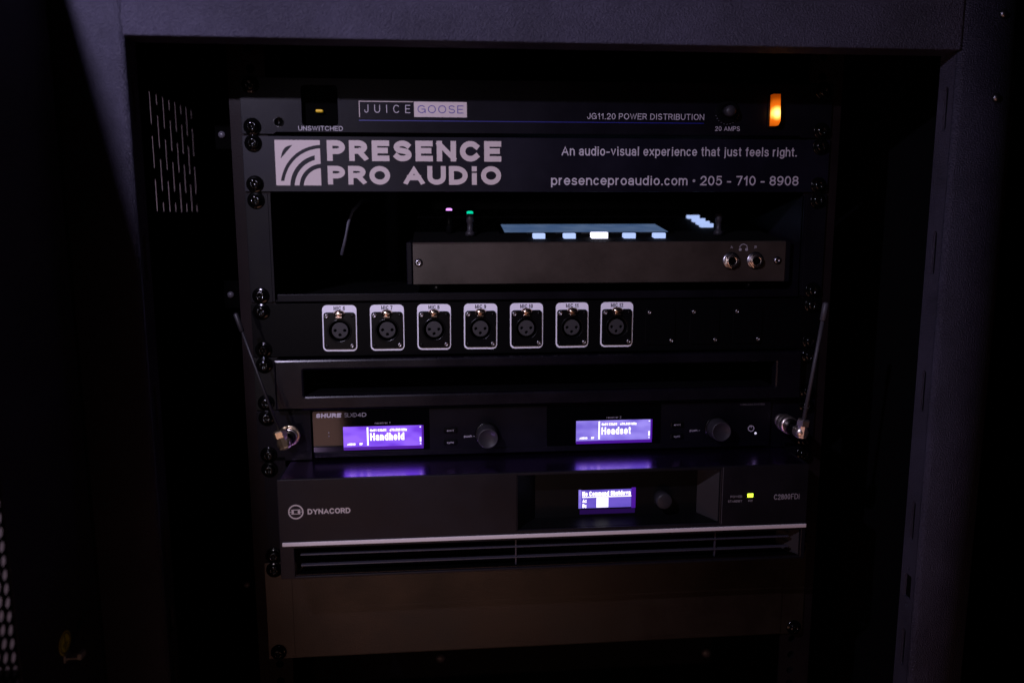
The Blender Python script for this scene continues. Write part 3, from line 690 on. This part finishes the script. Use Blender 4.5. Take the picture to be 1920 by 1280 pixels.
# ================================================================== wireless receiver (1U)
rx = thing('wireless_receiver', 'black two-channel wireless microphone receiver with two violet displays reading Handheld and Headset', 'receiver', (0, 0, -310))
RY = -3.0
for s_ in (-1, 1):
    a, b = sorted((s_ * 241, s_ * 197)); 
    hx = -213.0 if s_ < 0 else 210.0
    build('rack_ear', plate(MB(), [rrect(a, b, -310.2, -267.6, .5), circ(hx, -286.0, 4.6, 18)], 0, 2.0, bev=.15), 'panel', rx)
build('front_panel', plate(MB(), [rrect(-195.4, 200, -308, -267.3, 2.0)], RY + .4, 6, bev=.7), 'panel', rx)
build('chassis', MB().box(-194, 198, 4, 230, -307, -268.5, 1), 'inner', rx)
build('chin', MB().box(-194.6, 199, RY - .2, RY + .6, -307.7, -303.2, .35), 'panel', rx)
def display(x0, x1, z0, z1, wx0, wx1, title, num, scr):
    wz0, wz1 = -302.9, -267.9
    w = build('window', plate(MB(), [rrect(wx0, wx1, wz0, wz1, .8)], RY - .35, .9, bev=.12), 'gloss', rx)
    y = RY - .40
    ds = build('display', plate(MB(), [rrect(x0, x1, z0, z1, .2, 2)], y, .03), scr, rx)
    def bar(n, a, b, c, d, m_, dy=.06): return build(n, plate(MB(), [[(a, c), (b, c), (b, d), (a, d)]], y - dy, .03), m_, ds)
    bar('display_edge', x0 + .1, x1 + .5, z0 - 1.2, z0 + 1.5, 'deep_violet'); bar('display_edge', x1 - .9, x1 + .7, z0 + 1.6, z1, 'deep_violet')
    wd = x1 - x0
    bar('divider', x0 + wd * .295, x0 + wd * .315, z0 + 2.6, z1 - .8, 'pixel')
    bar('scroll_bar', x1 - 2.6, x1 - 1.4, z0 + 4.6, z0 + 8.8, 'pixel')
    bar('scroll_bar', x1 - 2.5, x1 - 1.5, z1 - 1.9, z1 - 1.0, 'pixel'); bar('scroll_bar', x1 - 2.5, x1 - 1.5, z0 + 2.6, z0 + 3.5, 'pixel')
    lettering('lettering', 'G:01 CH:01', x0 + wd * .335, x0 + wd * .54, z1 - 4.6, z1 - 2.3, y, .26, 'pixel', ds, gap=.12)
    lettering('lettering', '470.525 MHz', x0 + wd * .58, x0 + wd * .80, z1 - 4.6, z1 - 2.3, y, .26, 'pixel', ds, gap=.12)
    lettering('lettering', title, x0 + wd * .335, x0 + wd * (.765 if len(title) > 7 else .725), z0 + 6.6, z0 + 13.2, y, .19, 'pixel', ds, gap=.13)
    lettering('lettering', 'AUDIO', x0 + wd * .045, x0 + wd * .15, z0 + 2.9, z0 + 4.9, y, .26, 'pixel', ds, gap=.1)
    lettering('lettering', 'RF', x0 + wd * .20, x0 + wd * .24, z0 + 2.9, z0 + 4.9, y, .26, 'pixel', ds, gap=.1)
    xm = (x0 + x1) / 2
    lettering('lettering', 'receiver ' + num, xm - 6.6, xm + 6.2, -279.8, -278.0, RY - .36, .15, 'print_dim', w)
    return w, ds
wA, dA = display(-170.2, -104.0, -300.6, -281.6, -194.9, -98.4, 'Handheld', '1', 'screen_a')
wB, dB = display(27.0, 93.0, -300.6, -281.4, 1.6, 101.0, 'Headset', '2', 'screen_b')
lettering('lettering', 'SHURE', -192.2, -171.6, -273.4, -269.6, RY - .36, .30, 'print_grey', wA, gap=.12, slant=.12)
lettering('lettering', 'SLXD', -168.6, -158.6, -273.2, -269.7, RY - .36, .08, 'print_dim', wA, gap=.12)
lettering('lettering', '4D', -158.0, -150.6, -273.2, -269.7, RY - .36, .15, 'print_dim', wA, gap=.12)
for z, t in ((-286.3, 'ir'), (-289.3, 'sync')):
    mb = MB(); mb.lathe([(.55, 0), (.4, .2)], (-182.0, RY - .35, z), seg=8); build('status_dot', mb, 'print_dim', wA)
def knob(x, z, nm='knob'):
    mb = MB(); mb.lathe([(9.3, 0), (9.2, 3), (8.9, 4.2), (8.7, 12.4), (8.3, 13.2), (7.6, 13.4), (7.3, 13.0), (.5, 13.0)], (x, RY, z), seg=40)
    k = build(nm, mb, 'knob', rx); mb = MB(); mb.lathe([(10.6, 0), (10.3, .5), (9.4, .6)], (x, RY, z), seg=32); build('knob_collar', mb, 'plastic', k); return k
knob(-49.6, -291.4); knob(151.2, -290.8)
for bx, txx in ((-80.8, -70.4), (115.6, 131.0)):
    for z, t in ((-286.2, 'exit'), (-296.6, 'sync')):
        b_ = build('button', MB().box(bx - 5.6, bx + 5.6, RY - 1.3, RY - .1, z - 2.7, z + 1.6, .5), 'plastic', rx)
        lettering('lettering', t, bx - 2.9, bx + 2.9, z - 1.3, z + .4, RY - 1.3, .15, 'print_grey', b_)
    lettering('lettering', 'push -', bx + 11.6, bx + 20.6, -293.4, -291.4, RY, .15, 'print_grey', rx)
pwb = MB(); plate(pwb, [circ(182.4, -292.0, 2.9, 24), circ(182.4, -292.0, 2.1, 24)], RY - .06, .05); plate(pwb, [[(182.1, -291.6), (182.7, -291.6), (182.7, -289.2), (182.1, -289.2)]], RY - .13, .05)
build('power_symbol', pwb, 'print_grey', rx)
mb = MB(); mb.lathe([(4.6, 0), (4.5, 0.03)], (182.4, RY, -292), seg=24); build('power_button', mb, 'plastic', rx)
mb = MB(); mb.lathe([(1.1, 0), (.9, .5), (.3, .7)], (186.6, RY, -296.4), seg=12); build('power_light', mb, 'led_white', rx)
lettering('lettering', 'WIRELESS SYSTEM', 171.5, 193.4, -271.3, -269.6, RY, .2, 'print_faint', rx)
ears_screws(rx, 6, 1)

# antennas on the front of the receiver ears
def antenna(side, label):
    x0, z0 = (-213.0, -286.0) if side < 0 else (210.0, -286.0)
    t = thing('antenna', label, 'antenna', (x0, -2, z0), 'whip antennas plugged into the receiver ears')
    K = 1.0 if side < 0 else 1.22
    def ax(mb, prof, y0): return mb.lathe([(a * (1.05 if side > 0 else 1), b * K) for a, b in prof], (x0, y0 * K, z0), seg=20)
    mb = MB(); ax(mb, [(5.6, 0), (5.6, 2), (4.6, 2.3), (4.6, 9)], -.2); build('socket', mb, 'antenna_metal', t)
    if side < 0:
        mb = MB(); ax(mb, [(6.6, 0), (7.2, .6), (7.2, 3.0), (6.6, 3.6), (6.2, 4.4), (7.0, 5.2), (7.0, 8.6), (6.4, 9.4)], -6); build('bayonet_collar', mb, 'antenna_metal', t)
        mb = MB(); ax(mb, [(8.0, 0), (8.8, .3), (8.8, 1.6), (8.0, 1.9)], -9.4); build('collar_ring', mb, 'antenna_gold', t)
    else:
        mb = MB(); ax(mb, [(6.6, 0), (7.2, .6), (7.2, 4.0), (6.4, 4.6), (6.4, 5.4), (7.4, 6.2), (7.4, 9.4), (6.2, 10)], -6); build('bayonet_collar', mb, 'antenna_metal', t)
        mb = MB(); ax(mb, [(6.9, 0), (6.9, 1.3)], -6.3); build('collar_ring', mb, 'antenna_gold', t)
    mb = MB(); ax(mb, [(6.2, 0), (5.6, 8), (5.0, 13)], -15.8); build('sleeve', mb, 'plastic', t)
    ye = -34.0 * K
    mb = MB(); ax(mb, [(3.6, 0), (5.2, .8), (5.4, 6), (4.6, 8.2), (1.0, 8.8)], -28.4); 
    u = Vector((side * .30, -.02, 1)).normalized() if side < 0 else Vector((side * .125, -.02, 1)).normalized()
    rotm = Vector((0, 0, 1)).rotation_difference(u).to_matrix()
    mb.lathe([(4.7, -3.8), (4.7, -2.6), (4.2, -2.2), (4.2, 6.2)], (x0, ye, z0), seg=8, mtx=rotm, smooth=False)
    mb.lathe([(5.3, 6.0), (5.3, 10.6), (4.4, 11.4)], (x0, ye, z0), seg=6, mtx=rotm, smooth=False)
    build('elbow', mb, 'antenna_metal' if side > 0 else 'antenna_gold', t)
    wm = 'whip_dark' if side < 0 else 'whip'
    B = Vector((x0, ye, z0)); r = 1.0 if side < 0 else 1.6
    mb = MB(); mb.tube([B + u * 9, B + u * 50, B + u * 95], [r + .2, r, r], 10); build('whip', mb, wm, t)
    mb = MB(); mb.tube([B + u * 94, B + u * 95, B + u * 108.6, B + u * 109.6], [r, r + .9, r + .9, r * .8], 12); build('tip', mb, wm, t)
antenna(-1, 'thin black whip antenna leaning out on the left ear of the receiver')
antenna(1, 'black whip antenna with bright nickel elbow on the right ear of the receiver')

# ================================================================== amplifier (2U)
am = thing('power_amplifier', 'large graphite amplifier with pale metal trim line and small indigo display, below the receiver', 'amplifier', (0, 0, -400))
# the case front is 431 x 82 mm and stands 50 mm proud of the rails
RESIZE = lambda x, y, z: (x * .9759 - 2.08, y - 15 if y < 0 else y, z * .9759 - 2.65)
AY = -35.0; AZ1, AZ0 = -315.6, -399.6
XL, XR = -220.0, 221.6
for s_ in (-1, 1):
    a, b = sorted((s_ * 241, s_ * 222.5)); build('rack_ear', plate(MB(), [rrect(a, b, -399.4, -311.6, .6)], 0, 2.4, bev=.15), 'panel', am)
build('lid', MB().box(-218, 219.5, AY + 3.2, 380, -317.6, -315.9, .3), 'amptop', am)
build('chassis', MB().box(-217, 218, 2, 380, -399, -317.8), 'inner', am)
# front bezel: sheet with a window for the display recess and one for the grille
TZ = -371.6
ol = [rrect(XL, XR, AZ0, AZ1, 1.0), [(-26.2, -365.0), (145.0, -365.0), (145.0, -318.0), (-26.2, -318.0)], [(-208.5, -397.6), (217.6, -397.6), (217.6, -373.6), (-208.5, -373.6)]]
build('front_bezel', plate(MB(), ol, AY, 3.0, bev=.5), 'amp', am)
for s_, x in ((-1, XL), (1, XR)):
    build('bezel_side', MB().box(x - s_ * .1, x - s_ * 2.2, AY + 3.1, -.1, AZ0, AZ1 - .1), 'amp', am)
# tapering display recess
rc = MB(); f0 = (-26.0, 144.8, -364.8, -318.2); f1 = (-9.5, 132.0, -363.0, -320.5); y0, y1 = AY + 3.05, AY + 21
O = [(f0[0], y0, f0[2]), (f0[1], y0, f0[2]), (f0[1], y0, f0[3]), (f0[0], y0, f0[3])]; I = [(f1[0], y1, f1[2]), (f1[1], y1, f1[2]), (f1[1], y1, f1[3]), (f1[0], y1, f1[3])]
rc.add(O + I, [(0, 1, 5, 4), (2, 3, 7, 6), (3, 0, 4, 7)])
rec = build('display_recess', rc, 'matte', am)
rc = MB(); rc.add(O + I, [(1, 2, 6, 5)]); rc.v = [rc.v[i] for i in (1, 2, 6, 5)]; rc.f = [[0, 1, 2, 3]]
build('recess_cheek', rc, 'cheek', am)  # right wall split off in the lighter graphite to look lit
bp_ = build('display_glass', MB().box(f1[0] - .5, f1[1] + .5, y1 + .05, y1 + 2, f1[2] - .5, f1[3] + .5), 'matte', am)
dsp = build('display', plate(MB(), [[(29.2, -356.0), (74.0, -356.0), (74.0, -339.8), (29.2, -339.8)]], y1 - .05, .04), 'screen_c', am)
def abar(n, a, b, c, d, m_, dy=.1): return build(n, plate(MB(), [[(a, c), (b, c), (b, d), (a, d)]], y1 - .05 - dy, .03), m_, dsp)
abar('display_edge', 28.0, 30.2, -356, -339.4, 'screen_b'); abar('display_edge', 74.1, 77.8, -357, -338.6, 'deep_violet'); abar('display_edge', 29, 77.4, -361.4, -357.2, 'deep_violet_dim')
abar('underline', 31.2, 74.0, -346.6, -345.6, 'pixel'); abar('value_block', 43.6, 54.0, -355.6, -347.0, 'pixel', .1)
lettering('lettering', 'No Command Shutdown', 31.2, 73.4, -345.2, -341.0, y1 - .12, .24, 'pixel', dsp, gap=.1)
lettering('lettering', 'A:', 31.4, 34.6, -351.0, -347.4, y1 - .12, .26, 'pixel', dsp); lettering('lettering', 'B:', 31.4, 34.6, -355.6, -352.0, y1 - .12, .26, 'pixel', dsp)
mb = MB(); mb.lathe([(7.2, 0), (7.1, 9), (6.6, 10.4), (5.6, 10.8), (.4, 10.8)], (100.5, y1, -348.6), seg=32); build('knob', mb, 'knob', am)
mb = MB(); mb.box(-217.6, 221.4, AY - 1.6, AY - .05, TZ + .4, TZ + 3.6, .5); build('trim_strip', mb, 'trim', am)
# grille: side cheeks, two louvres, dividers
gr = MB(); gr.add([(217.4, AY + 3.05, -397.4), (217.4, AY + 3.05, -373.8), (204.5, AY + 20, -375.4), (204.5, AY + 20, -396)], [(0, 1, 2, 3)]); build('grille_cheek', gr, 'cheek', am)
gr = MB(); gr.add([(-208.4, AY + 3.05, -397.4), (-208.4, AY + 3.05, -373.8), (-204, AY + 22, -375.4), (-204, AY + 22, -396)], [(0, 1, 2, 3)]); build('grille_cheek', gr, 'cheek', am)
gr = MB(); gr.add([(-208.4, AY + 3.05, -397.4), (214.4, AY + 3.05, -397.4), (206.5, AY + 22, -397.0), (-204, AY + 22, -397.0)], [(0, 1, 2, 3)]); build('grille_floor', gr, 'hole', am)
build('grille_back', MB().box(-210, 212, AY + 22.2, AY + 23, -398, -372), 'hole', am)
for z in (-381.4, -390.6):
    build('louvre', MB().box(-204.8, 209.5, AY + 4.5, AY + 8.5, z - .5, z + .5, .3), 'louvre', am)
for x in (-27.6, 144.2):
    mb = MB()
    for a, b in ((-397.2, -391.3), (-390.0, -382.1), (-380.8, -374)): mb.box(x - .5, x + .5, AY + 5.5, AY + 8, a, b)
    build('louvre_divider', mb, 'louvre', am)
build('seam', MB().box(-27.5, -27.0, AY - .06, AY, -366, AZ1 - .6), 'hole', am); build('seam', MB().box(146.6, 147.1, AY - .06, AY, -366, AZ1 - .6), 'print_faint', am)
# maker's mark and lettering
mb = MB(); plate(mb, [circ(-205.9, -342.6, 6.1, 36), circ(-205.9, -342.6, 5.1, 36)], AY - .06, .05)
plate(mb, [[(-209.6, -344.6), (-202.2, -344.6), (-202.2, -344.0), (-209.6, -344.0)]], AY - .06, .05); plate(mb, [[(-209.6, -341.2), (-202.2, -341.2), (-202.2, -340.6), (-209.6, -340.6)]], AY - .06, .05)
plate(mb, [[(-209.2, -343.9), (-207.6, -343.9), (-207.6, -341.3), (-209.2, -341.3)]], AY - .06, .05); plate(mb, [rrect(-204.4, -202.4, -343.9, -341.3, .9)], AY - .06, .05)
plate(mb, [[(-211.0, -342.8), (-209.4, -342.8), (-209.4, -342.4), (-211.0, -342.4)]], AY - .06, .05); plate(mb, [[(-202.2, -342.8), (-200.8, -342.8), (-200.8, -342.4), (-202.2, -342.4)]], AY - .06, .05)
build('round_emblem', mb, 'print', am)
lettering('lettering', 'DYNACORD', -196.6, -162.6, -345.0, -340.4, AY, .2, 'print', am, gap=.1)
lettering('lettering', 'POWER', 154.0, 164.2, -343.1, -341.1, AY, .17, 'print_dim', am); lettering('lettering', 'STANDBY', 152.0, 164.2, -347.1, -345.1, AY, .17, 'print_dim', am)
lettering('lettering', 'ON', 169.4, 173.2, -347.0, -345.1, AY, .2, 'print_dim', am)
build('power_light', MB().box(168.6, 173.6, AY - .7, AY, -343.0, -339.6, .6, 3), 'led_lime', am)
lettering('lettering', 'C2800', 192.0, 206.4, -346.0, -341.2, AY, .15, 'print_dim', am, gap=.12); lettering('lettering', 'FDi', 207.0, 214.6, -346.0, -341.2, AY, .12, 'print_dim', am, gap=.12)
RESIZE = None
ears_screws(am, 7, 2)

# ================================================================== blank panel (2U)
bl = thing('blank_panel', 'plain brownish blank rack panel filling the space below the amplifier', 'rack panel', (0, 0, -489))
build('front_panel', plate(MB(), [rrect(-241, 241, -488.8, -400.4, .6)], 0, 1.6, bev=.15), 'bronze', bl)
build('raised_field', plate(MB(), [rrect(-218.6, 219.6, -487.6, -401, .6)], -1.2, 1.15, bev=.3), 'bronze', bl)
ears_screws(bl, 9, 2)
